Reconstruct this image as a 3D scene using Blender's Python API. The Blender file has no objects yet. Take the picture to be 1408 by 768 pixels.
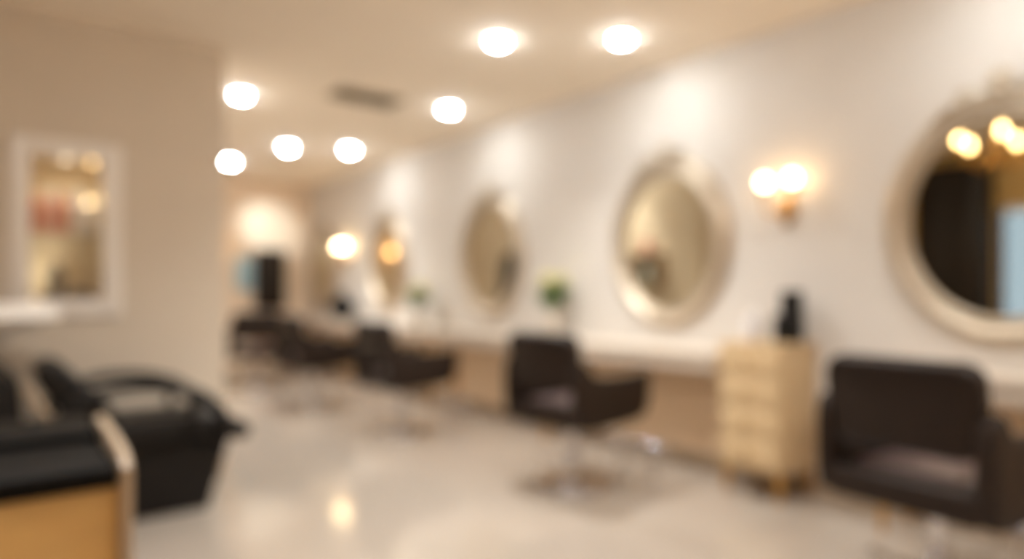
import bpy, bmesh, math, random
from mathutils import Vector, Matrix
random.seed(7)
scene = bpy.context.scene
COL = scene.collection
PI = math.pi

# ------------------------------------------------------------------ room measures (metres)
EYE = 1.2            # camera height
CEIL = 2.85
XW = 3.85            # face of the right wall
XL = -1.3            # face of the left wall
YP = 4.80            # face of the partition
XP = 1.22            # end of the partition
YB = 10.2            # face of the end wall
YN = -3.2            # wall behind

# ------------------------------------------------------------------ materials
def lin(c):
    return tuple((v/12.92 if v <= 0.04045 else ((v+0.055)/1.055)**2.4) for v in [x/255 for x in c])

def mat(name, rgb, rough=0.5, metal=0.0, vary=0.06, scale=6.0, bump=0.0, bscale=120.0, spec=0.5, emit=None, strength=0.0, stretch=None, coat=0.0):
    m = bpy.data.materials.new(name); m.use_nodes = True
    nt = m.node_tree; b = nt.nodes['Principled BSDF']
    b.inputs['Roughness'].default_value = rough
    b.inputs['Metallic'].default_value = metal
    b.inputs['Specular IOR Level'].default_value = spec
    b.inputs['Coat Weight'].default_value = coat
    c = lin(rgb)
    tc = nt.nodes.new('ShaderNodeTexCoord')
    mp = nt.nodes.new('ShaderNodeMapping')
    if stretch: mp.inputs['Scale'].default_value = stretch
    nt.links.new(tc.outputs['Object'], mp.inputs['Vector'])
    n = nt.nodes.new('ShaderNodeTexNoise'); n.inputs['Scale'].default_value = scale; n.inputs['Detail'].default_value = 4
    nt.links.new(mp.outputs['Vector'], n.inputs['Vector'])
    r = nt.nodes.new('ShaderNodeValToRGB')
    r.color_ramp.elements[0].position = 0.3; r.color_ramp.elements[1].position = 0.7
    r.color_ramp.elements[0].color = (*[v*(1-vary) for v in c], 1)
    r.color_ramp.elements[1].color = (*[min(1, v*(1+vary)) for v in c], 1)
    nt.links.new(n.outputs['Fac'], r.inputs['Fac'])
    nt.links.new(r.outputs['Color'], b.inputs['Base Color'])
    if bump:
        n2 = nt.nodes.new('ShaderNodeTexNoise'); n2.inputs['Scale'].default_value = bscale
        nt.links.new(mp.outputs['Vector'], n2.inputs['Vector'])
        bp = nt.nodes.new('ShaderNodeBump'); bp.inputs['Strength'].default_value = bump; bp.inputs['Distance'].default_value = 0.002
        nt.links.new(n2.outputs['Fac'], bp.inputs['Height']); nt.links.new(bp.outputs['Normal'], b.inputs['Normal'])
    if emit:
        b.inputs['Emission Color'].default_value = (*emit, 1); b.inputs['Emission Strength'].default_value = strength
    return m

def glass_mat(name, tint=(1, 1, 1), ior=1.5):
    m = bpy.data.materials.new(name); m.use_nodes = True
    nt = m.node_tree; nt.nodes.clear()
    o = nt.nodes.new('ShaderNodeOutputMaterial'); mx = nt.nodes.new('ShaderNodeMixShader')
    t = nt.nodes.new('ShaderNodeBsdfTransparent'); t.inputs[0].default_value = (*tint, 1)
    g = nt.nodes.new('ShaderNodeBsdfGlossy'); g.inputs['Roughness'].default_value = 0.01
    f = nt.nodes.new('ShaderNodeFresnel'); f.inputs['IOR'].default_value = ior
    nt.links.new(f.outputs[0], mx.inputs[0]); nt.links.new(t.outputs[0], mx.inputs[1]); nt.links.new(g.outputs[0], mx.inputs[2])
    nt.links.new(mx.outputs[0], o.inputs[0])
    return m

def tile_floor():
    m = bpy.data.materials.new('polished_tile'); m.use_nodes = True
    nt = m.node_tree; b = nt.nodes['Principled BSDF']
    tc = nt.nodes.new('ShaderNodeTexCoord')
    br = nt.nodes.new('ShaderNodeTexBrick'); br.offset = 0.0
    br.inputs['Scale'].default_value = 1.0; br.inputs['Brick Width'].default_value = 0.8; br.inputs['Row Height'].default_value = 0.8
    br.inputs['Mortar Size'].default_value = 0.0015
    br.inputs['Color1'].default_value = (*lin((164, 151, 137)), 1); br.inputs['Color2'].default_value = (*lin((161, 148, 134)), 1)
    br.inputs['Mortar'].default_value = (*lin((147, 137, 125)), 1)
    nt.links.new(tc.outputs['Object'], br.inputs['Vector'])
    n = nt.nodes.new('ShaderNodeTexNoise'); n.inputs['Scale'].default_value = 1.6; n.inputs['Detail'].default_value = 6
    nt.links.new(tc.outputs['Object'], n.inputs['Vector'])
    mx = nt.nodes.new('ShaderNodeMix'); mx.data_type = 'RGBA'; mx.blend_type = 'MULTIPLY'; mx.inputs[0].default_value = 0.03
    nt.links.new(br.outputs['Color'], mx.inputs[6]); nt.links.new(n.outputs['Color'], mx.inputs[7])
    nt.links.new(mx.outputs[2], b.inputs['Base Color'])
    b.inputs['Roughness'].default_value = 0.1; b.inputs['Specular IOR Level'].default_value = 0.75
    return m

M = dict(
    wall=mat('warm_white_paint', (206, 199, 190), 0.7, vary=0.02, scale=3, bump=0.1),
    taupe=mat('taupe_paint', (212, 198, 179), 0.75, vary=0.02, scale=3, bump=0.1),
    endwall=mat('sand_paint', (234, 212, 186), 0.75, vary=0.02, scale=3, bump=0.1),
    gold_wall=mat('ochre_paint', (206, 170, 110), 0.75, vary=0.03),
    ceil=mat('ceiling_paint', (247, 235, 218), 0.85, vary=0.015, scale=2),
    floor=tile_floor(),
    white=mat('white_lacquer', (238, 230, 220), 0.35, vary=0.02),
    stone=mat('cream_worktop', (208, 194, 177), 0.3, vary=0.03, scale=9),
    ceramic=mat('white_ceramic', (240, 234, 226), 0.15, vary=0.01, coat=0.3),
    brown=mat('brown_leather', (38, 27, 20), 0.5, vary=0.1, scale=14, spec=0.25, bump=0.15, bscale=220),
    seat=mat('seat_leather', (78, 60, 56), 0.38, vary=0.1, scale=14, bump=0.15, bscale=220),
    black_top=mat('matte_black_laminate', (14, 11, 8), 0.6, vary=0.05, spec=0.1),
    black=mat('black_leather', (22, 18, 15), 0.48, vary=0.1, scale=14, spec=0.25, bump=0.15, bscale=220),
    blackp=mat('black_plastic', (18, 16, 14), 0.45, vary=0.05, spec=0.2),
    chrome=mat('chrome', (215, 215, 220), 0.14, metal=1.0, vary=0.03),
    brass=mat('brass', (206, 160, 84), 0.25, metal=1.0, vary=0.05),
    silver=mat('champagne_silver', (192, 178, 158), 0.42, metal=0.65, vary=0.12, scale=30),
    mirror=mat('mirror_silver', (208, 200, 180), 0.01, metal=1.0, vary=0.0),
    oak=mat('pale_oak', (200, 172, 132), 0.5, vary=0.1, scale=5, stretch=(6, 6, 0.7)),
    beige_wood=mat('beige_veneer', (226, 200, 168), 0.55, vary=0.06, scale=5, stretch=(6, 0.7, 6)),
    honey=mat('honey_veneer', (206, 164, 100), 0.45, vary=0.08, scale=5, stretch=(0.7, 6, 6)),
    walnut=mat('brown_veneer', (150, 104, 62), 0.5, vary=0.15, scale=5, stretch=(0.7, 6, 6)),
    darkwood=mat('espresso_veneer', (32, 23, 15), 0.5, vary=0.15, spec=0.25, scale=5, stretch=(6, 6, 0.5)),
    cream=mat('cream_edge', (170, 148, 122), 0.4, vary=0.03),
    niche=mat('niche_paint', (236, 220, 182), 0.7, vary=0.02),
    coral=mat('coral_plastic', (224, 128, 98), 0.35, vary=0.03),
    pink=mat('pink_plastic', (230, 160, 150), 0.35, vary=0.03),
    whitep=mat('white_plastic', (238, 234, 230), 0.35, vary=0.02),
    frosted=mat('frosted_plastic', (222, 218, 218), 0.3, vary=0.02),
    blue=mat('pale_blue_plastic', (166, 200, 212), 0.4, vary=0.05),
    aqua=mat('aqua_plastic', (206, 228, 232), 0.4, vary=0.05),
    leaf=mat('leaf_green', (92, 128, 62), 0.5, vary=0.25, scale=30),
    petal=mat('cream_petals', (236, 230, 180), 0.6, vary=0.06, scale=30),
    vase=mat('grey_glaze', (196, 184, 168), 0.25, vary=0.05),
    grille=mat('grille_metal', (176, 162, 136), 0.6, vary=0.05),
    dark=mat('duct_dark', (104, 94, 76), 0.8, vary=0.05),
    cape=mat('black_cloth', (30, 28, 28), 0.85, vary=0.1),
    led=mat('lit_led', (255, 255, 255), 0.5, vary=0, emit=(0.95, 0.985, 1.0), strength=100.0),
    bulb=mat('lit_globe', (255, 240, 210), 0.4, vary=0, emit=(1.0, 0.68, 0.35), strength=7.5),
    bulb_far=mat('lit_globe_amber', (255, 225, 180), 0.4, vary=0, emit=(1.0, 0.72, 0.38), strength=14.0),
    bulb_amber=mat('lit_globe_soft', (255, 215, 160), 0.4, vary=0, emit=(1.0, 0.62, 0.28), strength=9.0),
    candle=mat('lit_candle_bulb', (255, 230, 190), 0.4, vary=0, emit=(1.0, 0.68, 0.32), strength=11.0),
    fill_glow=mat('added_fill_glow', (255, 240, 215), 0.4, vary=0, emit=(1.0, 0.86, 0.64), strength=2.6),  # glow of the pucks added to brighten the niche
    glass=glass_mat('clear_glass'), coated=glass_mat('coated_glass', ior=2.4),
)

# ------------------------------------------------------------------ mesh helpers (all add to a bmesh)
def xf(bm, verts, loc=(0, 0, 0), rot=None):
    m = Matrix.Translation(loc)
    if rot: m = m @ rot
    bmesh.ops.transform(bm, matrix=m, verts=verts)

def box(bm, c, s, bev=0.004, seg=2, rot=None):
    r = bmesh.ops.create_cube(bm, size=1.0); vs = r['verts']
    bmesh.ops.scale(bm, vec=s, verts=vs)
    if bev > 0:
        es = list({e for v in vs for e in v.link_edges})
        b = bmesh.ops.bevel(bm, geom=es, offset=min(bev, min(s)*0.49), segments=seg, profile=0.5, affect='EDGES')
        vs = list({v for f in b['faces'] for v in f.verts} | {v for v in vs if v.is_valid})
    xf(bm, vs, c, rot)
    return vs

def span(bm, x0, x1, y0, y1, z0, z1, bev=0.004, seg=2):
    return box(bm, ((x0+x1)/2, (y0+y1)/2, (z0+z1)/2), (x1-x0, y1-y0, z1-z0), bev, seg)

def prism(bm, pts, h0, h1, axis='y', r=0.01, seg=3):
    """outline pts (closed 2-D polygon) given a rounded edge and thickness from h0 to h1 along axis"""
    n = len(pts)
    area = sum(pts[i][0]*pts[(i+1) % n][1]-pts[(i+1) % n][0]*pts[i][1] for i in range(n))
    if area < 0: pts = pts[::-1]
    nor = []
    for i in range(n):
        a = Vector(pts[i-1]); b = Vector(pts[i]); c = Vector(pts[(i+1) % n])
        d = ((b-a).normalized()+(c-b).normalized())
        d = d.normalized() if d.length > 1e-6 else (b-a).normalized()
        nor.append(Vector((d.y, -d.x)))
    layers = []
    for k in range(seg+1):
        a = k/seg*PI/2; layers.append((r*(1-math.sin(a)), h0+r*(1-math.cos(a))))
    for k in range(seg+1):
        a = k/seg*PI/2; layers.append((r*(1-math.cos(a)), h1-r*(1-math.sin(a))))
    rings = []
    for ins, h in layers:
        ring = []
        for p, nn in zip(pts, nor):
            q = Vector(p)-nn*ins
            co = {'y': (q.x, h, q.y), 'x': (h, q.x, q.y), 'z': (q.x, q.y, h)}[axis]
            ring.append(bm.verts.new(co))
        rings.append(ring)
    for a, b in zip(rings, rings[1:]):
        for i in range(n):
            bm.faces.new((a[i], a[(i+1) % n], b[(i+1) % n], b[i]))
    bm.faces.new(rings[0][::-1]); bm.faces.new(rings[-1])
    return [v for rg in rings for v in rg]

def rrect(x0, x1, y0, y1, r, k=6):
    out = []
    for cx, cy, a0 in ((x1-r, y0+r, -PI/2), (x1-r, y1-r, 0), (x0+r, y1-r, PI/2), (x0+r, y0+r, PI)):
        for i in range(k+1):
            a = a0+i/k*PI/2; out.append((cx+r*math.cos(a), cy+r*math.sin(a)))
    return out

def smooth_poly(pts, it=2):
    for _ in range(it):
        out = []
        n = len(pts)
        for i in range(n):
            a = Vector(pts[i]); b = Vector(pts[(i+1) % n])
            out += [tuple(a*0.75+b*0.25), tuple(a*0.25+b*0.75)]
        pts = out
    return pts

def lathe(bm, prof, c=(0, 0, 0), n=32, rot=None, cap=True):
    rings = []
    for r, z in prof:
        if r < 1e-6: rings.append([bm.verts.new((0, 0, z))])
        else: rings.append([bm.verts.new((r*math.cos(2*PI*i/n), r*math.sin(2*PI*i/n), z)) for i in range(n)])
    for a, b in zip(rings, rings[1:]):
        for i in range(n):
            j = (i+1) % n
            if len(a) == 1 and len(b) == 1: continue
            if len(a) == 1: bm.faces.new((a[0], b[i], b[j]))
            elif len(b) == 1: bm.faces.new((a[i], a[j], b[0]))
            else: bm.faces.new((a[i], a[j], b[j], b[i]))
    if cap:
        if len(rings[0]) > 1: bm.faces.new(rings[0][::-1])
        if len(rings[-1]) > 1: bm.faces.new(rings[-1])
    vs = [v for rg in rings for v in rg]
    xf(bm, vs, c, rot)
    return vs

def ball(bm, c, r, sc=(1, 1, 1), n=16):
    r_ = bmesh.ops.create_uvsphere(bm, u_segments=n, v_segments=max(8, n//2), radius=r)
    bmesh.ops.scale(bm, vec=sc, verts=r_['verts']); xf(bm, r_['verts'], c)
    return r_['verts']

def catmull(pts, k=8, closed=False):
    P = [Vector(p) for p in pts]; n = len(P); out = []
    rng = range(n) if closed else range(n-1)
    for i in rng:
        p0 = P[i-1] if (closed or i > 0) else P[0]
        p1 = P[i]; p2 = P[(i+1) % n]
        p3 = P[(i+2) % n] if (closed or i+2 < n) else P[-1]
        for s in range(k):
            t = s/k
            out.append(0.5*((2*p1)+(-p0+p2)*t+(2*p0-5*p1+4*p2-p3)*t*t+(-p0+3*p1-3*p2+p3)*t**3))
    if not closed: out.append(P[-1])
    return out

def tube(bm, pts, r, n=10, closed=False, sc=(1, 1), up=Vector((0, 0, 1))):
    """tube of radius r (number or per-point list) along pts"""
    P = [Vector(p) for p in pts]; m = len(P); rings = []
    for i, p in enumerate(P):
        a = P[i-1] if (i > 0 or closed) else P[0]; b = P[(i+1) % m] if (i < m-1 or closed) else P[-1]
        t = (b-a).normalized()
        u = up if abs(t.dot(up)) < 0.98 else Vector((1, 0, 0))
        s = t.cross(u).normalized(); w = s.cross(t).normalized()
        rr = r[i] if isinstance(r, (list, tuple)) else r
        rings.append([bm.verts.new(p+s*math.cos(2*PI*k/n)*rr*sc[0]+w*math.sin(2*PI*k/n)*rr*sc[1]) for k in range(n)])
    pairs = list(zip(rings, rings[1:]))+([(rings[-1], rings[0])] if closed else [])
    for a, b in pairs:
        for k in range(n): bm.faces.new((a[k], a[(k+1) % n], b[(k+1) % n], b[k]))
    if not closed:
        bm.faces.new(rings[0][::-1]); bm.faces.new(rings[-1])
    return [v for rg in rings for v in rg]

def obj(name, bm, m, parent=None, smooth=True, label=None):
    bmesh.ops.recalc_face_normals(bm, faces=bm.faces[:])
    me = bpy.data.meshes.new(name); bm.to_mesh(me); bm.free()
    me.materials.append(m)
    if smooth:
        me.polygons.foreach_set('use_smooth', [True]*len(me.polygons))
        me.set_sharp_from_angle(angle=math.radians(40))
    o = bpy.data.objects.new(name, me); COL.objects.link(o)
    if parent: o.parent = parent
    if label: o['label'] = label
    return o

def B(): return bmesh.new()

def tag(o, label, cat, group=None):
    o['label'] = label; o['category'] = cat
    if group: o['group'] = group
    return o

def thing(name, label, cat, loc=(0, 0, 0), rz=0.0, group=None):
    o = bpy.data.objects.new(name, None); COL.objects.link(o)
    o.empty_display_size = 0.1
    o.location = loc; o.rotation_euler = (0, 0, rz)
    return tag(o, label, cat, group)

def dup(root, loc, rz, label, group=None):
    r = root.copy(); COL.objects.link(r); r.location = loc; r.rotation_euler = (0, 0, rz); r['label'] = label
    if group: r['group'] = group
    for ch in list(root.children):
        c = ch.copy(); COL.objects.link(c); c.parent = r
        for g in list(ch.children):
            d = g.copy(); COL.objects.link(d); d.parent = c
    return r

def struct(name, bm, m, parent=None):
    o = obj(name, bm, m, parent, smooth=False)
    o['kind'] = 'structure'
    return o

# ------------------------------------------------------------------ the room
bm = B(); span(bm, XL-0.15, XW+0.15, YN-0.15, YB+0.15, -0.1, 0, 0); struct('floor', bm, M['floor'])
bm = B(); span(bm, XL-0.15, XW+0.15, YN-0.15, YB+0.15, CEIL, CEIL+0.1, 0); struct('ceiling', bm, M['ceil'])
bm = B(); span(bm, XW, XW+0.15, YN-0.15, YB+0.15, 0, CEIL, 0); struct('wall_right', bm, M['wall'])
bm = B(); span(bm, XP, XW, YB, YB+0.15, 0, CEIL, 0); struct('wall_back', bm, M['endwall'])
bm = B(); span(bm, XL-0.15, XW, YN-0.15, YN, 0, CEIL, 0); struct('wall_near', bm, M['taupe'])
# left wall with the opening of the entrance door
DY0, DY1, DZ = 1.62, 2.62, 2.16
bm = B()
span(bm, XL-0.15, XL, YN, DY0, 0, CEIL, 0)
span(bm, XL-0.15, XL, DY1, YP, 0, CEIL, 0)
span(bm, XL-0.15, XL, DY0, DY1, DZ, CEIL, 0)
struct('wall_left', bm, M['gold_wall'])
# partition with the recess for the display cabinet
NX0, NX1, NZ0, NZ1 = 0.14, 0.50, 1.16, 2.01      # clear opening of the recess
ND = 0.26
bm = B()
span(bm, XL-0.15, NX0-0.02, YP, YP+0.4, 0, CEIL, 0)
span(bm, NX1+0.02, XP, YP, YP+0.4, 0, CEIL, 0)
span(bm, NX0-0.02, NX1+0.02, YP, YP+0.4, 0, NZ0-0.02, 0)
span(bm, NX0-0.02, NX1+0.02, YP, YP+0.4, NZ1+0.02, CEIL, 0)
span(bm, XL-0.15, XP, YP+0.4, YB+0.15, 0, CEIL, 0)
struct('wall_partition', bm, M['taupe'])
bm = B(); span(bm, XL, XP, YP-0.014, YP, 0, 0.09, 0.003); struct('baseboard_partition', bm, M['cream'])
bm = B(); span(bm, XW-0.014, XW, YN, YB, 0, 0.09, 0.003); struct('baseboard_right', bm, M['cream'])
bm = B(); span(bm, XP+0.014, XW-0.014, YB-0.014, YB, 0, 0.09, 0.003); struct('baseboard_back', bm, M['cream'])
# glass entrance door in the left wall
bm = B()
span(bm, XL-0.13, XL-0.02, DY0, DY0+0.06, 0, DZ, 0.003); span(bm, XL-0.13, XL-0.02, DY1-0.06, DY1, 0, DZ, 0.003)
span(bm, XL-0.13, XL-0.02, DY0+0.06, DY1-0.06, DZ-0.06, DZ, 0.003); span(bm, XL-0.13, XL-0.02, DY0+0.06, DY1-0.06, 0, 0.1, 0.003)
d1 = struct('door_1', bm, M['chrome'])
bm = B(); span(bm, XL-0.08, XL-0.07, DY0+0.06, DY1-0.06, 0.1, DZ-0.06, 0); obj('glass_pane', bm, M['glass'], d1, False)
bm = B(); tube(bm, [(XL-0.02, DY0+0.14, 0.85), (XL+0.03, DY0+0.14, 0.87), (XL+0.03, DY0+0.14, 1.23), (XL-0.02, DY0+0.14, 1.25)], 0.012)
tube(bm, [(XL-0.07, DY0+0.14, 0.85), (XL-0.02, DY0+0.14, 0.85)], 0.012); tube(bm, [(XL-0.07, DY0+0.14, 1.25), (XL-0.02, DY0+0.14, 1.25)], 0.012)
obj('door_handle', bm, M['chrome'], d1)

# ------------------------------------------------------------------ ceiling lights and their beams
def downlight(x, y, label, aim=None, power=70, angle=95, blend=0.6):
    t = thing('downlight', label, 'ceiling light', (x, y, CEIL), 0, 'recessed downlights in the ceiling')
    bm = B(); lathe(bm, [(0.056, -0.001), (0.074, -0.001), (0.074, -0.008), (0.066, -0.012), (0.056, -0.008), (0.056, -0.001)], n=36, cap=False)
    obj('trim_ring', bm, M['white'], t)
    bm = B(); lathe(bm, [(0, -0.034), (0.018, -0.033), (0.036, -0.028), (0.048, -0.019), (0.054, -0.008), (0.055, -0.001), (0, -0.001)], n=36)
    obj('lens', bm, M['led'], t)
    l = bpy.data.lights.new('beam', 'SPOT'); l.energy = power; l.color = (0.84, 0.95, 1.0) if aim else (0.97, 0.985, 0.98)
    l.spot_size = math.radians(angle); l.spot_blend = blend; l.shadow_soft_size = 0.05
    o = bpy.data.objects.new('beam', l); COL.objects.link(o); o.parent = t; o.location = (0, 0, -0.04)
    d = Vector(aim)-Vector((x, y, CEIL-0.02)) if aim else Vector((0, 0, -1))
    o.rotation_euler = d.to_track_quat('-Z', 'Y').to_euler()
    return t
def wash(x, y): return (XW, y+0.1, 2.35)
PW = 110
def w1(x, y, label): return downlight(x, y, label, wash(x, y), 5.0, 90, 1.0)
w1(3.19, 2.98, 'largest bright round downlight close to the mirror wall, right of its pair')
downlight(2.58, 3.50, 'bright round downlight on the aisle side, beside the one nearest the mirror wall', None, PW, 130, 1.0)
w1(3.19, 5.07, 'round downlight by the mirror wall, second along from the camera')
w1(3.19, 7.20, 'round downlight farthest along the mirror wall')
downlight(2.58, 7.50, 'far round downlight between the mirror row and the taupe partition edge', None, 135, 130, 1.0)
downlight(1.59, 5.76, 'round downlight at the upper corner of the taupe partition', None, 60, 90, 1.0)
downlight(2.29, 8.76, 'smallest round downlight, low beside the partition edge near the end wall', (3.2, YB, 2.2), 95, 32, 0.9)
w1(3.19, 0.90, 'round downlight above the nearest brown styling chair, beyond the picture top')
downlight(2.58, -0.6, 'unseen fill downlight added behind the camera on the aisle side', None, PW, 130, 1.0)  # added out of view to light the near part of the room
downlight(-0.6, -1.0, 'unseen fill downlight added behind the camera near the left wall', None, PW, 130, 1.0)  # extra unseen lamp, there only for foreground light
downlight(2.1, 1.9, 'unseen fill downlight added over the aisle beyond the picture top', None, 62, 130, 1.0)  # added above the frame to brighten the near floor
downlight(0.2, 2.6, 'unseen fill downlight added over the shampoo chair beyond the picture top', None, 70, 130, 1.0)  # unseen extra lamp lighting the left foreground

# ceiling vent
t = thing('ceiling_vent', 'dark rectangular air vent set in the beige ceiling', 'vent', (2.45, 5.2, CEIL), 0)
bm = B()
for x0, x1, y0, y1 in ((-0.3, 0.3, -0.16, -0.13), (-0.3, 0.3, 0.13, 0.16), (-0.3, -0.27, -0.13, 0.13), (0.27, 0.3, -0.13, 0.13)):
    span(bm, x0, x1, y0, y1, -0.015, -0.001, 0.002)
obj('frame', bm, M['grille'], t)
bm = B(); span(bm, -0.27, 0.27, -0.13, 0.13, -0.004, -0.001, 0); obj('backing', bm, M['dark'], t)
bm = B()
for i in range(9): box(bm, (0, -0.115+i*0.029, -0.009), (0.54, 0.014, 0.002), 0, rot=Matrix.Rotation(0.5, 4, 'X'))
obj('louvers', bm, M['grille'], t)

# chandeliers
def chandelier(x, y, label):
    t = thing('chandelier', label, 'chandelier', (x, y, CEIL), 0.85, 'brass chandeliers')
    bm = B(); lathe(bm, [(0, -0.03), (0.03, -0.028), (0.065, -0.012), (0.07, -0.001), (0, -0.001)], n=28); obj('canopy', bm, M['brass'], t)
    bm = B(); lathe(bm, [(0, -0.61), (0.015, -0.605), (0.024, -0.595), (0.012, -0.58), (0.02, -0.57), (0.055, -0.545), (0.06, -0.52), (0.03, -0.47), (0.012, -0.43), (0.012, -0.29), (0.022, -0.27), (0.01, -0.24), (0.01, -0.03)], n=24)
    obj('stem', bm, M['brass'], t)
    for k in range(5):
        a = k*PI*0.4; c, s = math.cos(a), math.sin(a)
        def q(r, z): return (r*c, r*s, z-0.1)
        bm = B(); tube(bm, catmull([q(0.05, -0.43), q(0.13, -0.48), q(0.23, -0.44), q(0.29, -0.37), q(0.29, -0.325)], 5), 0.009, 8)
        lathe(bm, [(0, -0.335), (0.015, -0.335), (0.034, -0.318), (0.034, -0.312), (0.012, -0.316), (0.012, -0.285), (0, -0.285)], q(0.29, 0), n=14)
        ar = obj('arm', bm, M['brass'], t)
        bm = B(); lathe(bm, [(0, -0.285), (0.014, -0.282), (0.026, -0.26), (0.028, -0.242), (0.02, -0.215), (0.007, -0.195), (0, -0.193)], q(0.29, 0), n=14)
        obj('bulb', bm, M['candle'], ar)
    return t
chandelier(1.0, 1.95, 'brass chandelier with glowing bulbs, seen reflected in the nearest oval mirror')
chandelier(1.30, -1.70, 'brass chandelier whose bulbs glint in the glass of the display niche')

# ------------------------------------------------------------------ wall sconces
def sconce(loc, rz, label, bulbs=(-0.09, 0.09), bm_='bulb', r=0.036):
    t = thing('wall_sconce', label, 'wall lamp', loc, rz, 'brass wall sconces')
    # local: +x out of the wall, z up, origin on the wall at bulb height
    bm = B(); lathe(bm, [(0, 0.001), (0.05, 0.001), (0.052, 0.01), (0.035, 0.02), (0, 0.024)], (0, 0, -0.17), 24, Matrix.Rotation(PI/2, 4, 'Y')@Matrix.Diagonal((1.5, 1, 1, 1)))
    ball(bm, (0.03, 0, -0.17), 0.016)
    ball(bm, (0.012, 0, -0.26), 0.012, (1, 1, 1.6))
    obj('backplate', bm, M['brass'], t)
    for y in bulbs:
        bm = B(); tube(bm, catmull([(0.025, 0, -0.17), (0.07, y*0.4, -0.2), (0.105, y*0.95, -0.17), (0.11, y, -0.08)], 6), 0.008, 10)
        lathe(bm, [(0, -0.085), (0.02, -0.085), (0.034, -0.058), (0.034, -0.045), (0, -0.045)], (0.11, y, 0), 18)
        ar = obj('arm', bm, M['brass'], t)
        bm = B(); ball(bm, (0.11, y, 0), r, n=24); obj('globe', bm, M[bm_], ar)
    return t
sconce((XW, 2.21, 1.88), PI, 'two-globe brass wall sconce glowing between the two nearest oval mirrors')
sconce((XW, 8.72, 1.84), PI, 'two-globe brass wall sconce glowing past the far flower vase', bm_='bulb_far')
sconce((2.46, YB, 1.88), -PI/2, 'single-globe amber sconce on end wall, glinting in the farthest large mirror', bulbs=(0,), bm_='bulb_amber')

# ------------------------------------------------------------------ oval mirrors
def make_mirror():
    t = thing('oval_mirror', '', 'mirror', (0, 0, 0), 0, 'oval mirrors on the salon wall')
    # local: plane y-z, out of the wall is -x, origin at the centre of the oval on the wall face
    a, b = 0.42, 0.495
    N = 168
    prof = [(-0.012, 0.006), (-0.012, 0.026), (0.0, 0.034), (0.014, 0.026), (0.026, 0.024), (0.045, 0.05), (0.07, 0.058), (0.092, 0.046), (0.1, 0.03), (0.112, 0.032), (0.124, 0.022), (0.126, 0.001), (0.0, 0.001)]
    bm = B(); rings = []
    for i in range(N):
        th = 2*PI*i/N; c, s = math.cos(th), math.sin(th)
        nv = Vector((c/a, s/b)).normalized()
        bead = 0.009*(i % 2)
        rings.append([bm.verts.new((-h-(bead if o in (0.0, 0.014) and h > 0.01 else 0), a*c+nv.x*o, b*s+nv.y*o)) for o, h in prof])
    for i in range(N):
        p, q = rings[i], rings[(i+1) % N]
        for k in range(len(prof)):
            bm.faces.new((p[k], p[(k+1) % len(prof)], q[(k+1) % len(prof)], q[k]))
    obj('frame', bm, M['silver'], t)
    bm = B()
    ring = [bm.verts.new((-0.012, a*1.0*math.cos(2*PI*i/N), b*1.0*math.sin(2*PI*i/N))) for i in range(N)]
    back = [bm.verts.new((-0.004, v.co.y, v.co.z)) for v in ring]
    bm.faces.new(ring); bm.faces.new(back[::-1])
    for i in range(N): bm.faces.new((ring[i], ring[(i+1) % N], back[(i+1) % N], back[i]))
    obj('mirror_glass', bm, M['mirror'], t, smooth=False)
    # carved crest: shell fan between two scrolls
    bm = B(); z0 = b+0.10
    for k in range(-3, 4):
        an = k*0.36; L = 0.105-abs(k)*0.012
        v = ball(bm, (0, 0, 0), 0.5, (0.045, 0.034, L), 12)
        xf(bm, v, (-0.035, math.sin(an)*L*0.55, z0+0.03+math.cos(an)*L*0.5), Matrix.Rotation(-an, 4, 'X'))
    for s in (-1, 1):
        pts = []
        for i in range(22):
            f = i/21; an = f*PI*2.6; rr = 0.055*(1-f*0.75)
            pts.append((-0.035, s*(0.125-rr*math.cos(an)*1.0+0.02), z0-0.005+rr*math.sin(an)))
        tube(bm, pts, [0.017*(1-0.5*i/21) for i in range(22)], 8, up=Vector((1, 0, 0)))
        tube(bm, catmull([(-0.035, s*0.19, z0-0.02), (-0.035, s*0.25, z0-0.05), (-0.035, s*0.32, z0-0.12), (-0.03, s*0.36, z0-0.19)], 6), [0.02-0.0005*i for i in range(19)], 8, up=Vector((1, 0, 0)))
        ball(bm, (-0.04, s*0.145, z0-0.005), 0.02)
    ball(bm, (-0.045, 0, z0+0.005), 0.032)
    obj('crest', bm, M['silver'], t)
    return t
MZ = 1.565
ml = ['large oval mirror behind the nearest brown chair, reflecting a dark cupboard and chandelier',
      'oval mirror left of the two-globe sconce and drawer cabinet, reflecting a pale wall',
      'oval mirror left of the nearer flower vase, reflecting a black hanging cape',
      'narrow-looking oval mirror left of the farther flower vase',
      'farthest oval mirror at the end of the row, past the far sconce']
my = [1.10, 3.14, 5.33, 7.52, 9.62]
mirror = make_mirror()
for i, y in enumerate(my):
    if i == 0: mirror.location = (XW, y, MZ); mirror['label'] = ml[0]
    else: dup(mirror, (XW, y, MZ), 0, ml[i])

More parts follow.
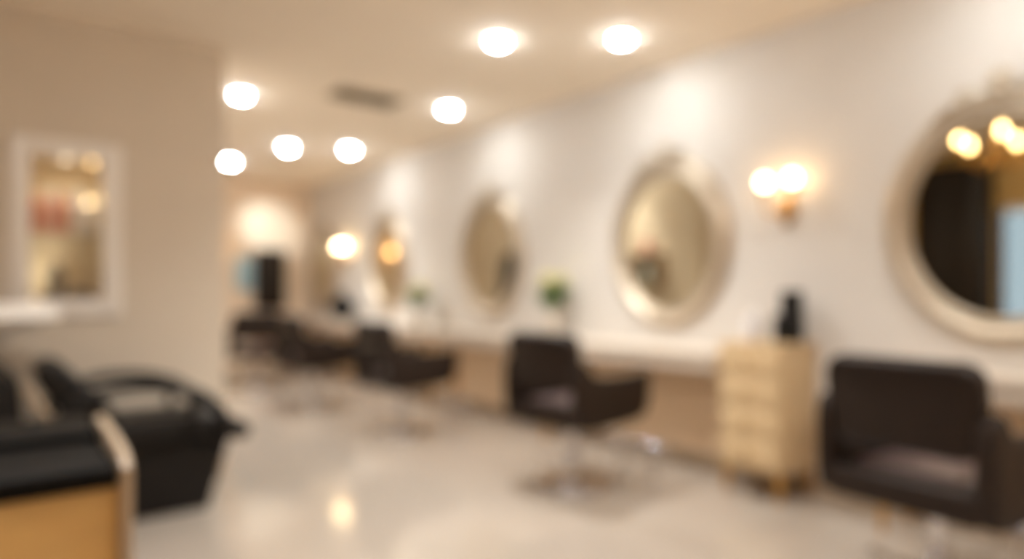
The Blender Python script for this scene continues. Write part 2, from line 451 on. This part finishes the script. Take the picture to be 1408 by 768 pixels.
# ------------------------------------------------------------------ counters along the wall
def counter(y0, y1, legs, label):
    t = thing('styling_counter', label, 'counter', (XW, (y0+y1)/2, 0), 0)
    h = (y1-y0)/2
    bm = B(); span(bm, -0.40, -0.001, -h, h, 0.79, 0.83, 0.008, 3); obj('worktop', bm, M['stone'], t)
    bm = B(); span(bm, -0.385, -0.001, -h+0.012, h-0.012, 0.71, 0.79, 0.004); obj('apron', bm, M['stone'], t)
    bm = B(); span(bm, -0.03, -0.015, -h+0.02, h-0.02, 0.1, 0.709, 0.002); obj('back_panel', bm, M['beige_wood'], t)
    for ly in legs:
        for lx in (-0.36, -0.06):
            bm = B(); lathe(bm, [(0.011, 0), (0.014, 0.004), (0.024, 0.71), (0, 0.71)], (lx, ly-(y0+y1)/2, 0), 16)
            obj('leg', bm, M['brass'], t)
    return t
counter(-0.7, 1.58, (-0.6, 1.5), 'short cream counter behind the nearest brown chair')
counter(2.46, 10.0, (4.08, 5.9, 7.9, 9.9), 'long cream counter running under the far oval mirrors')

# drawer cabinet
t = thing('drawer_cabinet', 'pale oak drawer cabinet on tapered brass legs beside the nearest chair', 'cabinet', (3.65, 2.225, 0))
bm = B(); span(bm, -0.19, 0.198, -0.2, 0.2, 0.17, 0.885, 0.004); span(bm, -0.2, 0.198, -0.21, 0.21, 0.885, 0.905, 0.004); obj('body', bm, M['oak'], t)
for i in range(4):
    bm = B(); span(bm, -0.208, -0.1905, -0.19, 0.19, 0.18+i*0.176, 0.18+i*0.176+0.172, 0.002); dr = obj('drawer', bm, M['oak'], t)
    bm = B(); lathe(bm, [(0.006, 0), (0.006, 0.014), (0.014, 0.018), (0.013, 0.026), (0, 0.028)], (-0.208, 0, 0.185+i*0.174+0.083), 16, Matrix.Rotation(-PI/2, 4, 'Y'))
    obj('knob', bm, M['brass'], dr)
for x in (-0.16, 0.17):
    for y in (-0.17, 0.17):
        bm = B(); lathe(bm, [(0.011, 0), (0.013, 0.004), (0.024, 0.17), (0, 0.17)], (x, y, 0), 16); obj('leg', bm, M['brass'], t)

# things on the drawer cabinet
t = thing('product_dispenser', 'stepped black product dispenser standing on the oak drawer cabinet', 'dispenser', (3.70, 2.12, 0.9052))
bm = B(); prism(bm, rrect(-0.07, 0.07, -0.065, 0.065, 0.02), 0, 0.165, 'z', 0.008); obj('body', bm, M['blackp'], t)
bm = B(); prism(bm, rrect(-0.02, 0.07, -0.06, 0.05, 0.02), 0.1655, 0.305, 'z', 0.01); obj('tank', bm, M['blackp'], t)
bm = B(); tube(bm, [(-0.021, -0.005, 0.22), (-0.05, -0.005, 0.215), (-0.055, -0.005, 0.19)], 0.009); obj('spout', bm, M['blackp'], t)

def bottle(loc, r, h, m, label, group, cap=None, name='bottle', cat='bottle', pump=False):
    t = thing(name, label, cat, loc, 0, group)
    bm = B(); lathe(bm, [(r*0.92, 0), (r, 0.006), (r, h*0.68), (r*0.8, h*0.76), (r*0.38, h*0.80), (r*0.38, h*0.84), (0, h*0.84)], n=24); obj('body', bm, m, t)
    bm = B()
    if pump:
        lathe(bm, [(r*0.45, h*0.84), (r*0.45, h*0.9), (r*0.15, h*0.91), (r*0.15, h*0.97), (0, h*0.97)], n=16)
        tube(bm, [(0, 0, h*0.98), (-r*0.5, 0, h*0.985), (-r*0.95, 0, h*0.95)], r*0.14, 8); obj('pump', bm, cap or m, t)
    else:
        lathe(bm, [(r*0.5, h*0.84), (r*0.5, h*0.985), (r*0.42, h), (0, h)], n=20); obj('cap', bm, cap or m, t)
    return t
bottle((3.60, 2.31, 0.9052), 0.038, 0.17, M['frosted'], 'frosted pale bottle on the oak drawer cabinet, nearer the aisle', 'pale bottles on the drawer cabinet', M['whitep'])
bottle((3.70, 2.35, 0.9052), 0.04, 0.20, M['frosted'], 'taller frosted pump bottle on the oak drawer cabinet, nearer the wall', 'pale bottles on the drawer cabinet', M['whitep'], pump=True)

# flower vases
def flowers(loc, s, label):
    t = thing('flower_vase', label, 'flowers', loc, 0, 'flower vases on the counter')
    bm = B(); lathe(bm, [(0.035*s, 0), (0.05*s, 0.01*s), (0.058*s, 0.06*s), (0.05*s, 0.13*s), (0.036*s, 0.17*s), (0.042*s, 0.185*s), (0.034*s, 0.184*s), (0.03*s, 0.16*s), (0, 0.15*s)], n=28); obj('vase', bm, M['vase'], t)
    lv = B(); pt = B(); st = B()
    rnd = random.Random(int(loc[1]*10))
    for i in range(20):
        a = i*2.4; rr = (0.02+0.07*math.sqrt(i/20))*s; z = (0.375-0.5*(i/20)**2*0.16)*s+rnd.uniform(-0.02, 0.04)*s
        p = (rr*math.cos(a), rr*math.sin(a), z)
        tube(st, catmull([(0, 0, 0.155*s), (p[0]*0.5, p[1]*0.5, 0.24*s), p], 4), 0.003, 6)
        for k in range(3):
            f = 0.42+0.2*k; q = Vector((p[0]*f, p[1]*f, 0.155*s+(z-0.155*s)*f))
            an = a+rnd.uniform(-1.4, 1.4)
            v = ball(lv, (0, 0, 0), 0.5, (0.085*s, 0.038*s, 0.008), 8)
            xf(lv, v, q+Vector((math.cos(an)*0.04*s, math.sin(an)*0.04*s, 0.0)), Matrix.Rotation(an, 4, 'Z')@Matrix.Rotation(-0.5, 4, 'Y'))
        if i % 2 == 0 or i < 9:
            for j in range(7):
                b2 = 2*PI*j/7
                v = ball(pt, (0, 0, 0), 0.5, (0.07*s, 0.042*s, 0.016*s), 8)
                xf(pt, v, Vector(p)+Vector((math.cos(b2)*0.02*s, math.sin(b2)*0.02*s, 0.008)), Matrix.Rotation(b2, 4, 'Z')@Matrix.Rotation(-0.7, 4, 'Y'))
            ball(pt, Vector(p)+Vector((0, 0, 0.01)), 0.013*s, n=8)
    obj('stems', st, M['leaf'], t); obj('leaves', lv, M['leaf'], t); obj('blossoms', pt, M['petal'], t)
    return t
flowers((3.66, 4.20, 0.8302), 1.22, 'nearer vase of cream flowers and green leaves on the long counter')
flowers((3.64, 6.42, 0.8302), 1.12, 'farther, greener flower vase on the long counter by the fourth mirror')
t = thing('round_vase', 'small black round vase on the far end of the long counter', 'vase', (3.62, 8.42, 0.8302))
bm = B(); lathe(bm, [(0.05, 0), (0.09, 0.02), (0.16, 0.12), (0.17, 0.18), (0.14, 0.26), (0.07, 0.32), (0.055, 0.34), (0.06, 0.36), (0.05, 0.36), (0.045, 0.34), (0, 0.3)], n=32); obj('body', bm, M['blackp'], t)
bm = B(); lathe(bm, [(0.05, 0.355), (0.066, 0.36), (0.066, 0.372), (0.05, 0.372)], n=32, cap=False); obj('rim', bm, M['blackp'], t)

# footrests
def make_footrest():
    t = thing('footrest', '', 'footrest', (0, 0, 0), 0, 'chrome footrests on the floor')
    for s in (-1, 1):
        bm = B(); lathe(bm, [(0.05, 0), (0.05, 0.006), (0.018, 0.012), (0.013, 0.02), (0.013, 0.185), (0, 0.185)], (0, s*0.14, 0), 20); obj('post', bm, M['chrome'], t)
    bm = B(); tube(bm, [(0, -0.22, 0.2), (0, 0.22, 0.2)], 0.022, 18); ball(bm, (0, -0.22, 0.2), 0.03); ball(bm, (0, 0.22, 0.2), 0.03); obj('bar', bm, M['chrome'], t)
    return t
fl = ['chrome footrest bar on the floor in front of the nearest brown chair', 'chrome footrest bar on the floor right of the second brown chair',
      'chrome footrest bar on the floor by the third brown chair', 'chrome footrest bar on the floor by the fourth brown chair']
fr0 = make_footrest()
for i, y in enumerate((1.06, 3.0, 5.25, 7.3)):
    if i == 0: fr0.location = (3.40, y, 0); fr0['label'] = fl[0]
    else: dup(fr0, (3.36, y, 0), 0, fl[i])

# ------------------------------------------------------------------ styling chairs
def make_chair():
    t = thing('styling_chair', '', 'chair', (0, 0, 0), 0, 'brown styling chairs at the mirrors')
    W = M['brown']
    bm = B(); prism(bm, rrect(-0.21, 0.31, -0.235, 0.235, 0.06), 0.455, 0.54, 'z', 0.03, 4); obj('seat', bm, M['seat'], t)
    bm = B(); prism(bm, rrect(-0.26, 0.29, -0.25, 0.25, 0.07), 0.40, 0.456, 'z', 0.02, 3); obj('seat_base', bm, W, t)
    # backrest, leaning back a little
    bm = B(); v = prism(bm, rrect(-0.275, 0.275, 0.0, 0.34, 0.075, 8), -0.045, 0.045, 'x', 0.03, 4)
    for q in v: q.co.x += (q.co.y**2)*0.55            # hollowed towards the sitter
    xf(bm, v, (-0.265, 0, 0.625), Matrix.Rotation(-0.13, 4, 'Y')); br = obj('backrest', bm, W, t)
    # piping seam on the backrest
    bm = B(); v = tube(bm, [(-0.047+(y*y)*0.55, y, z) for y, z in rrect(-0.262, 0.262, 0.013, 0.327, 0.065, 8)], 0.005, 6, closed=True, up=Vector((1, 0, 0)))
    xf(bm, v, (-0.265, 0, 0.625), Matrix.Rotation(-0.13, 4, 'Y')); obj('piping', bm, W, br)
    # lower back rail below the open slot
    bm = B(); v = prism(bm, rrect(-0.27, 0.27, 0.41, 0.525, 0.03), -0.03, 0.03, 'x', 0.018, 3); xf(bm, v, (-0.265, 0, 0)); obj('back_rail', bm, W, t)
    prof = smooth_poly([(-0.30, 0.45), (-0.315, 0.80), (-0.20, 0.80), (-0.15, 0.71), (0.0, 0.70), (0.20, 0.70), (0.34, 0.71), (0.385, 0.70), (0.385, 0.66), (0.36, 0.48), (0.31, 0.43), (0.20, 0.41), (-0.16, 0.395), (-0.27, 0.41)], 2)
    for s in (-1, 1):
        bm = B(); prism(bm, prof, s*0.285-0.033, s*0.285+0.033, 'y', 0.022, 3); obj('armrest', bm, W, t)
    bm = B(); lathe(bm, [(0.10, 0.385), (0.10, 0.40), (0, 0.40)], n=28); lathe(bm, [(0.028, 0.2), (0.028, 0.385), (0, 0.385)], n=24)
    lathe(bm, [(0.05, 0.025), (0.05, 0.06), (0.042, 0.075), (0.042, 0.21), (0.046, 0.215), (0.046, 0.225), (0, 0.225)], n=28)
    obj('column', bm, M['chrome'], t)
    bm = B(); lathe(bm, [(0.245, 0), (0.25, 0.006), (0.245, 0.014), (0.16, 0.026), (0.06, 0.036), (0, 0.036)], n=48); obj('base', bm, M['chrome'], t)
    bm = B(); tube(bm, catmull([(0.0, 0.045, 0.12), (-0.05, 0.12, 0.13), (-0.10, 0.19, 0.16)], 5), 0.009, 8); ball(bm, (-0.105, 0.197, 0.163), 0.018, (1.4, 1, 0.8)); obj('pump_lever', bm, M['chrome'], t)
    return t
ch = [((2.87, 1.03), -0.10, 'nearest brown leather styling chair, seen from behind under the large mirror'),
      ((2.84, 3.06), 0.08, 'brown styling chair in mid aisle in front of nearer flower vase'),
      ((2.74, 5.12), 0.06, 'brown styling chair third from the camera, below the farther flower vase'),
      ((2.66, 6.95), 0.08, 'brown styling chair fourth from the camera, overlapping the last chair'),
      ((2.52, 8.45), 1.25, 'farthest brown styling chair, turned towards the end wall')]
chair = make_chair()
for i, ((x, y), rz, lb) in enumerate(ch):
    if i == 0: chair.location = (x, y, 0); chair.rotation_euler = (0, 0, rz); chair['label'] = lb
    else: dup(chair, (x, y, 0), rz, lb)

# ------------------------------------------------------------------ end wall: dark cupboard, console, blue poster
t = thing('wall_cupboard', 'narrow dark brown cupboard hung on the far end wall', 'cupboard', (3.20, YB, 0.96))
bm = B(); span(bm, -0.20, 0.20, -0.2, -0.001, 0, 0.88, 0.004); obj('body', bm, M['darkwood'], t)
for s in (-1, 1):
    bm = B(); span(bm, min(s*0.002, s*0.195), max(s*0.002, s*0.195), -0.22, -0.2005, 0.006, 0.874, 0.003); d = obj('door', bm, M['darkwood'], t)
    bm = B(); tube(bm, [(s*0.03, -0.23, 0.38), (s*0.03, -0.23, 0.5)], 0.006, 8); obj('handle', bm, M['darkwood'], d)
t = thing('console_table', 'brown wooden console standing under the dark cupboard at the end wall', 'console', (3.22, YB-0.2, 0))
bm = B(); span(bm, -0.27, 0.22, -0.19, 0.18, 0.78, 0.81, 0.005); obj('tabletop', bm, M['walnut'], t)
bm = B(); span(bm, -0.255, 0.205, -0.17, 0.17, 0.5, 0.78, 0.004); obj('drawer_box', bm, M['walnut'], t)
for x in (-0.24, 0.19):
    for y in (-0.16, 0.15):
        bm = B(); box(bm, (x, y, 0.25), (0.035, 0.035, 0.5), 0.004); obj('leg', bm, M['walnut'], t)
bm = B(); span(bm, 2.74, 2.98, YB-0.016, YB-0.001, 1.24, 1.72, 0.003)
tag(obj('poster', bm, M['blue']), 'pale blue panel on the end wall beside the dark cupboard', 'poster')

# ------------------------------------------------------------------ things the mirrors show: shelf, cape, tall cupboard
t = thing('wall_shelf', 'small cream wall shelf on the side of the partition, seen in the second mirror', 'shelf', (XP, 5.55, 1.30))
bm = B(); span(bm, 0.001, 0.13, -0.25, 0.25, -0.025, 0, 0.003); span(bm, 0.001, 0.13, -0.25, 0.25, 0.36, 0.385, 0.003); span(bm, 0.001, 0.13, -0.25, -0.225, 0, 0.36, 0.003); span(bm, 0.001, 0.13, 0.225, 0.25, 0, 0.36, 0.003); obj('frame', bm, M['cream'], t)
bm = B(); span(bm, 0.001, 0.012, -0.225, 0.225, 0, 0.36, 0); obj('back_panel', bm, M['cream'], t)
bottle((XP+0.07, 5.52, 1.3002), 0.045, 0.28, M['aqua'], 'pale blue bottle inside the cream wall shelf', None, M['whitep'])
bottle((XP+0.07, 5.54, 1.6852), 0.05, 0.2, M['pink'], 'pink bottle on top of the cream wall shelf', None, M['whitep'])
t = thing('salon_cape', 'black cape hanging on partition side, seen in third mirror', 'cape', (XP, 8.35, 1.84))
bm = B(); pts = []
for i in range(40):
    a = 2*PI*i/40; pts.append((0.10+0.085*math.cos(a)+0.008*math.sin(a*7), 0.17*math.sin(a)+0.008*math.cos(a*6)))
rings = []
for k, (zz, sc_) in enumerate([(0.0, 0.16), (-0.04, 0.5), (-0.12, 0.8), (-0.4, 0.95), (-0.85, 1.08)]):
    rings.append([bm.verts.new((0.02+(p[0]-0.015)*min(1, sc_), p[1]*sc_, zz)) for p in pts])
for a_, b_ in zip(rings, rings[1:]):
    for i in range(40): bm.faces.new((a_[i], a_[(i+1) % 40], b_[(i+1) % 40], b_[i]))
bm.faces.new(rings[0]); bm.faces.new(rings[-1][::-1]); obj('cloth', bm, M['cape'], t)
bm = B(); tube(bm, [(0.001, 0, 0.03), (0.035, 0, 0.03), (0.045, 0, 0.06)], 0.008, 8); lathe(bm, [(0.02, 0.001), (0.02, 0.006), (0, 0.006)], (0, 0, 0.03), 16, Matrix.Rotation(PI/2, 4, 'Y')); tube(bm, [(0.035, 0, 0.03), (0.045, 0, 0.0)], 0.005, 8); obj('hook', bm, M['chrome'], t)

t = thing('tall_cupboard', 'tall dark brown cupboard by the glass door, seen in the nearest mirror', 'cupboard', (XL, 3.00, 0))
bm = B(); span(bm, 0.001, 0.3, -0.36, 0.36, 0.06, 2.68, 0.004); obj('body', bm, M['darkwood'], t)
bm = B(); span(bm, 0.02, 0.27, -0.34, 0.34, 0, 0.06, 0.002); obj('plinth', bm, M['darkwood'], t)
for s in (-1, 1):
    bm = B(); span(bm, 0.3005, 0.322, min(s*0.002, s*0.356), max(s*0.002, s*0.356), 0.065, 2.675, 0.003); d = obj('door', bm, M['darkwood'], t)
    bm = B(); tube(bm, [(0.334, s*0.05, 0.95), (0.334, s*0.05, 1.35)], 0.008, 8); obj('handle', bm, M['darkwood'], d)

# ------------------------------------------------------------------ display niche in the partition
t = thing('display_niche', 'white framed display niche with products set in the taupe wall', 'display case', (0, YP, 0))
bm = B(); F = 0.105
span(bm, NX0-F, NX0, -0.022, -0.001, NZ0-F, NZ1+F, 0.006, 3); span(bm, NX1, NX1+F, -0.022, -0.001, NZ0-F, NZ1+F, 0.006, 3)
span(bm, NX0, NX1, -0.022, -0.001, NZ1, NZ1+F, 0.006, 3); span(bm, NX0, NX1, -0.022, -0.001, NZ0-F, NZ0, 0.006, 3)
obj('frame', bm, M['white'], t)
bm = B(); g = 0.018
span(bm, NX0-g, NX0, 0, ND, NZ0-g, NZ1+g, 0); span(bm, NX1, NX1+g, 0, ND, NZ0-g, NZ1+g, 0)
span(bm, NX0, NX1, 0, ND, NZ1, NZ1+g, 0); span(bm, NX0, NX1, 0, ND, NZ0-g, NZ0, 0); span(bm, NX0, NX1, ND-0.012, ND, NZ0, NZ1, 0)
obj('lining', bm, M['niche'], t, False)
SZ = 1.56
bm = B(); span(bm, NX0, NX1, 0.035, ND-0.012, SZ-0.01, SZ, 0.001); obj('shelf', bm, M['glass'], t, label='clear glass shelf')
bm = B(); span(bm, NX0, NX1, 0.004, 0.008, NZ0, NZ1, 0); obj('glass_pane', bm, M['coated'], t, False)
bm = B(); lathe(bm, [(0, -0.006), (0.016, -0.006), (0.018, -0.0005), (0, -0.0005)], (0.32, 0.05, NZ1), 20); obj('fill_puck', bm, M['fill_glow'], t)  # added glowing puck, a made-up source for the niche interior
pl = bpy.data.lights.new('niche_fill', 'SPOT'); pl.energy = 1.3; pl.color = (1.0, 0.92, 0.8); pl.spot_size = math.radians(150); pl.spot_blend = 1.0; pl.shadow_soft_size = 0.015  # added fill light, lifts the dark niche interior
po = bpy.data.objects.new('niche_fill', pl); COL.objects.link(po); po.parent = t; po.location = (0.32, 0.05, NZ1-0.015)
bm = B(); lathe(bm, [(0, 0.006), (0.016, 0.006), (0.018, 0.0005), (0, 0.0005)], (0.165, 0.03, NZ0), 20); obj('fill_puck', bm, M['fill_glow'], t)  # second added puck, marks the made-up uplight
po = bpy.data.objects.new('niche_fill', pl); COL.objects.link(po); po.parent = t; po.location = (0.165, 0.03, NZ0+0.02); po.rotation_euler = (PI*0.9, 0, 0)  # added uplight to even out the lower niche
yy = YP+0.12
bottle((0.175, yy, SZ+0.0002), 0.030, 0.24, M['coral'], 'coral bottle leftmost on the upper niche shelf', 'bottles on the upper niche shelf', M['coral'])
bottle((0.245, yy+0.02, SZ+0.0002), 0.031, 0.26, M['pink'], 'pink bottle between the two coral bottles in the niche', 'bottles on the upper niche shelf', M['whitep'])
bottle((0.312, yy, SZ+0.0002), 0.030, 0.25, M['coral'], 'coral bottle beside the white bottles in the niche', 'bottles on the upper niche shelf', M['coral'])
bottle((0.39, yy+0.01, SZ+0.0002), 0.033, 0.27, M['whitep'], 'white bottle next to the coral bottle in the niche', 'bottles on the upper niche shelf', M['whitep'])
bottle((0.46, yy+0.01, SZ+0.0002), 0.030, 0.25, M['whitep'], 'white bottle rightmost on the upper niche shelf', 'bottles on the upper niche shelf', M['whitep'])
t = thing('tray', 'flat black tray on the niche floor', 'tray', (0.34, YP+0.11, NZ0+0.0002))
bm = B(); prism(bm, rrect(-0.14, 0.14, -0.07, 0.07, 0.02), 0, 0.02, 'z', 0.004); obj('base', bm, M['blackp'], t)
bm = B(); tube(bm, [(x, y, 0.026) for x, y in rrect(-0.135, 0.135, -0.065, 0.065, 0.02)], 0.006, 8, closed=True); obj('rim', bm, M['blackp'], t)
bottle((0.275, YP+0.11, NZ0+0.021), 0.042, 0.2, M['blackp'], 'black bottle standing on the tray in the niche', None, M['blackp'])
t = thing('round_tin', 'low round black tin lying on the tray in the niche', 'tin', (0.40, YP+0.11, NZ0+0.021))
bm = B(); lathe(bm, [(0.05, 0), (0.052, 0.003), (0.052, 0.02), (0, 0.02)], n=28); obj('body', bm, M['blackp'], t)
bm = B(); lathe(bm, [(0.054, 0.0205), (0.054, 0.036), (0.05, 0.04), (0, 0.04)], n=28); obj('lid', bm, M['blackp'], t)

# ------------------------------------------------------------------ shampoo unit: recliner and basin
t = thing('shampoo_chair', 'black reclining shampoo chair with looped arms along the taupe wall', 'chair', (0.62, 4.18, 0))
BL = M['black']
bm = B(); v = prism(bm, smooth_poly([(-0.38, 0.42), (-0.35, 0.52), (0.05, 0.53), (0.36, 0.52), (0.50, 0.47), (0.53, 0.39), (0.47, 0.36), (0.33, 0.41), (-0.2, 0.38)], 2), -0.27, 0.27, 'y', 0.03, 4); obj('seat', bm, BL, t)
bm = B(); prism(bm, smooth_poly([(-0.34, 0.46), (-0.20, 0.47), (-0.10, 0.55), (-0.34, 0.81), (-0.40, 0.865), (-0.49, 0.83), (-0.49, 0.77), (-0.38, 0.60)], 2), -0.26, 0.26, 'y', 0.03, 4); obj('backrest', bm, BL, t)
bm = B(); tube(bm, catmull([(-0.53, -0.32, 0.76), (-0.46, -0.32, 0.645), (-0.39, -0.32, 0.52)], 5), 0.016, 10); tube(bm, [(-0.39, -0.32, 0.52), (-0.38, -0.26, 0.5)], 0.01, 8); obj('recline_lever', bm, M['cream'], t, label='pale recline lever')
bm = B()
q = [(-0.34, 0.0), (0.30, 0.0), (0.42, 0.39), (-0.40, 0.39)]
prism(bm, q, -0.21, 0.21, 'y', 0.012, 2); obj('base', bm, BL, t)
for s in (-1, 1):
    bm = B(); p = catmull([(-0.42, s*0.305, 0.55), (-0.33, s*0.305, 0.65), (-0.15, s*0.305, 0.71), (0.08, s*0.305, 0.70), (0.26, s*0.305, 0.635), (0.36, s*0.305, 0.52), (0.37, s*0.305, 0.42)], 6)
    tube(bm, p, 0.03, 12, sc=(1.0, 1.0)); tube(bm, [(0.18, s*0.305, 0.665), (0.20, s*0.305, 0.6), (0.20, s*0.305, 0.44)], 0.022, 10)
    tube(bm, [(-0.42, s*0.305, 0.55), (-0.36, s*0.29, 0.46)], 0.028, 10)
    obj('armrest', bm, BL, t)

t = thing('wash_basin', 'white shampoo basin on a black pedestal at the picture edge', 'basin', (-0.19, 4.22, 0))
bm = B()
def ring(rx, ry, z, n=48, ex=3.0):
    out = []
    for i in range(n):
        a = 2*PI*i/n; c, s = math.cos(a), math.sin(a)
        out.append(bm.verts.new((rx*math.copysign(abs(c)**(2/ex), c), ry*math.copysign(abs(s)**(2/ex), s), z)))
    return out
R = [ring(0.16, 0.15, 0.93), ring(0.28, 0.22, 1.0), ring(0.43, 0.29, 1.065), ring(0.445, 0.305, 1.075), ring(0.445, 0.305, 1.135), ring(0.43, 0.29, 1.145), ring(0.37, 0.24, 1.14), ring(0.32, 0.2, 1.06), ring(0.15, 0.12, 0.98)]
for a_, b_ in zip(R, R[1:]):
    for i in range(48): bm.faces.new((a_[i], a_[(i+1) % 48], b_[(i+1) % 48], b_[i]))
bm.faces.new(R[0][::-1]); bm.faces.new(R[-1]); obj('bowl', bm, M['ceramic'], t)
bm = B(); prism(bm, [(-0.30, 0), (0.20, 0), (0.28, 0.55), (0.27, 0.74), (0.10, 0.93), (-0.16, 0.93), (-0.30, 0.8)], -0.29, 0.29, 'y', 0.01, 2); obj('pedestal', bm, BL, t)
bm = B(); tube(bm, catmull([(-0.25, 0.18, 1.13), (-0.25, 0.18, 1.2), (-0.2, 0.12, 1.23), (-0.14, 0.05, 1.2)], 6), 0.013, 10); lathe(bm, [(0.028, 1.138), (0.026, 1.155), (0, 1.155)], (-0.25, 0.18, 0), 18); obj('faucet', bm, M['chrome'], t)

# ------------------------------------------------------------------ low cabinet, bottom left
t = thing('low_cabinet', 'honey-coloured low cabinet with black top in the near left corner', 'cabinet', (-0.28, 2.33, 0))
bm = B(); span(bm, -0.55, 0.525, -0.33, 0.36, 0.0, 0.70, 0.005); obj('body', bm, M['honey'], t)
bm = B(); span(bm, -0.55, 0.52, -0.36, 0.37, 0.7005, 0.755, 0.008, 3); span(bm, -0.55, 0.52, 0.02, 0.37, 0.7555, 0.785, 0.01, 3); obj('top', bm, M['black_top'], t)
bm = B(); prism(bm, smooth_poly([(-0.365, 0.0), (-0.365, 0.70), (-0.355, 0.765), (-0.2, 0.79), (0.37, 0.80), (0.37, 0.0)], 1), 0.527, 0.555, 'x', 0.008, 2); obj('side_panel', bm, M['cream'], t, label='cream side panel')

# ------------------------------------------------------------------ daylight beyond the glass door
w = bpy.data.worlds.new('daylight'); scene.world = w; w.use_nodes = True
bg = w.node_tree.nodes['Background']; bg.inputs[0].default_value = (*lin((176, 206, 238)), 1); bg.inputs[1].default_value = 0.55

# ------------------------------------------------------------------ camera: wide lens focused close, so the whole room is soft
cam = bpy.data.cameras.new('camera'); co = bpy.data.objects.new('camera', cam); COL.objects.link(co)
yaw = math.atan(704/914)
co.location = (0, 0, EYE)
co.rotation_euler = (PI/2, 0, -yaw)
cam.sensor_width = 36; cam.lens = 914/1408*36
cam.shift_y = (402-384)/1408
cam.clip_start = 0.02
cam.dof.use_dof = True; cam.dof.focus_distance = 0.5; cam.dof.aperture_fstop = 1.22
scene.camera = co

# ------------------------------------------------------------------ picture settings
vs = scene.view_settings
vs.view_transform = 'Standard'; vs.look = 'None'; vs.gamma = 1.0; vs.use_curve_mapping = False
vs.exposure = 1.46
cy = scene.cycles
cy.use_denoising = True
cy.use_adaptive_sampling = False
cy.max_bounces = 10; cy.diffuse_bounces = 6; cy.glossy_bounces = 5
cy.sample_clamp_indirect = 8.0
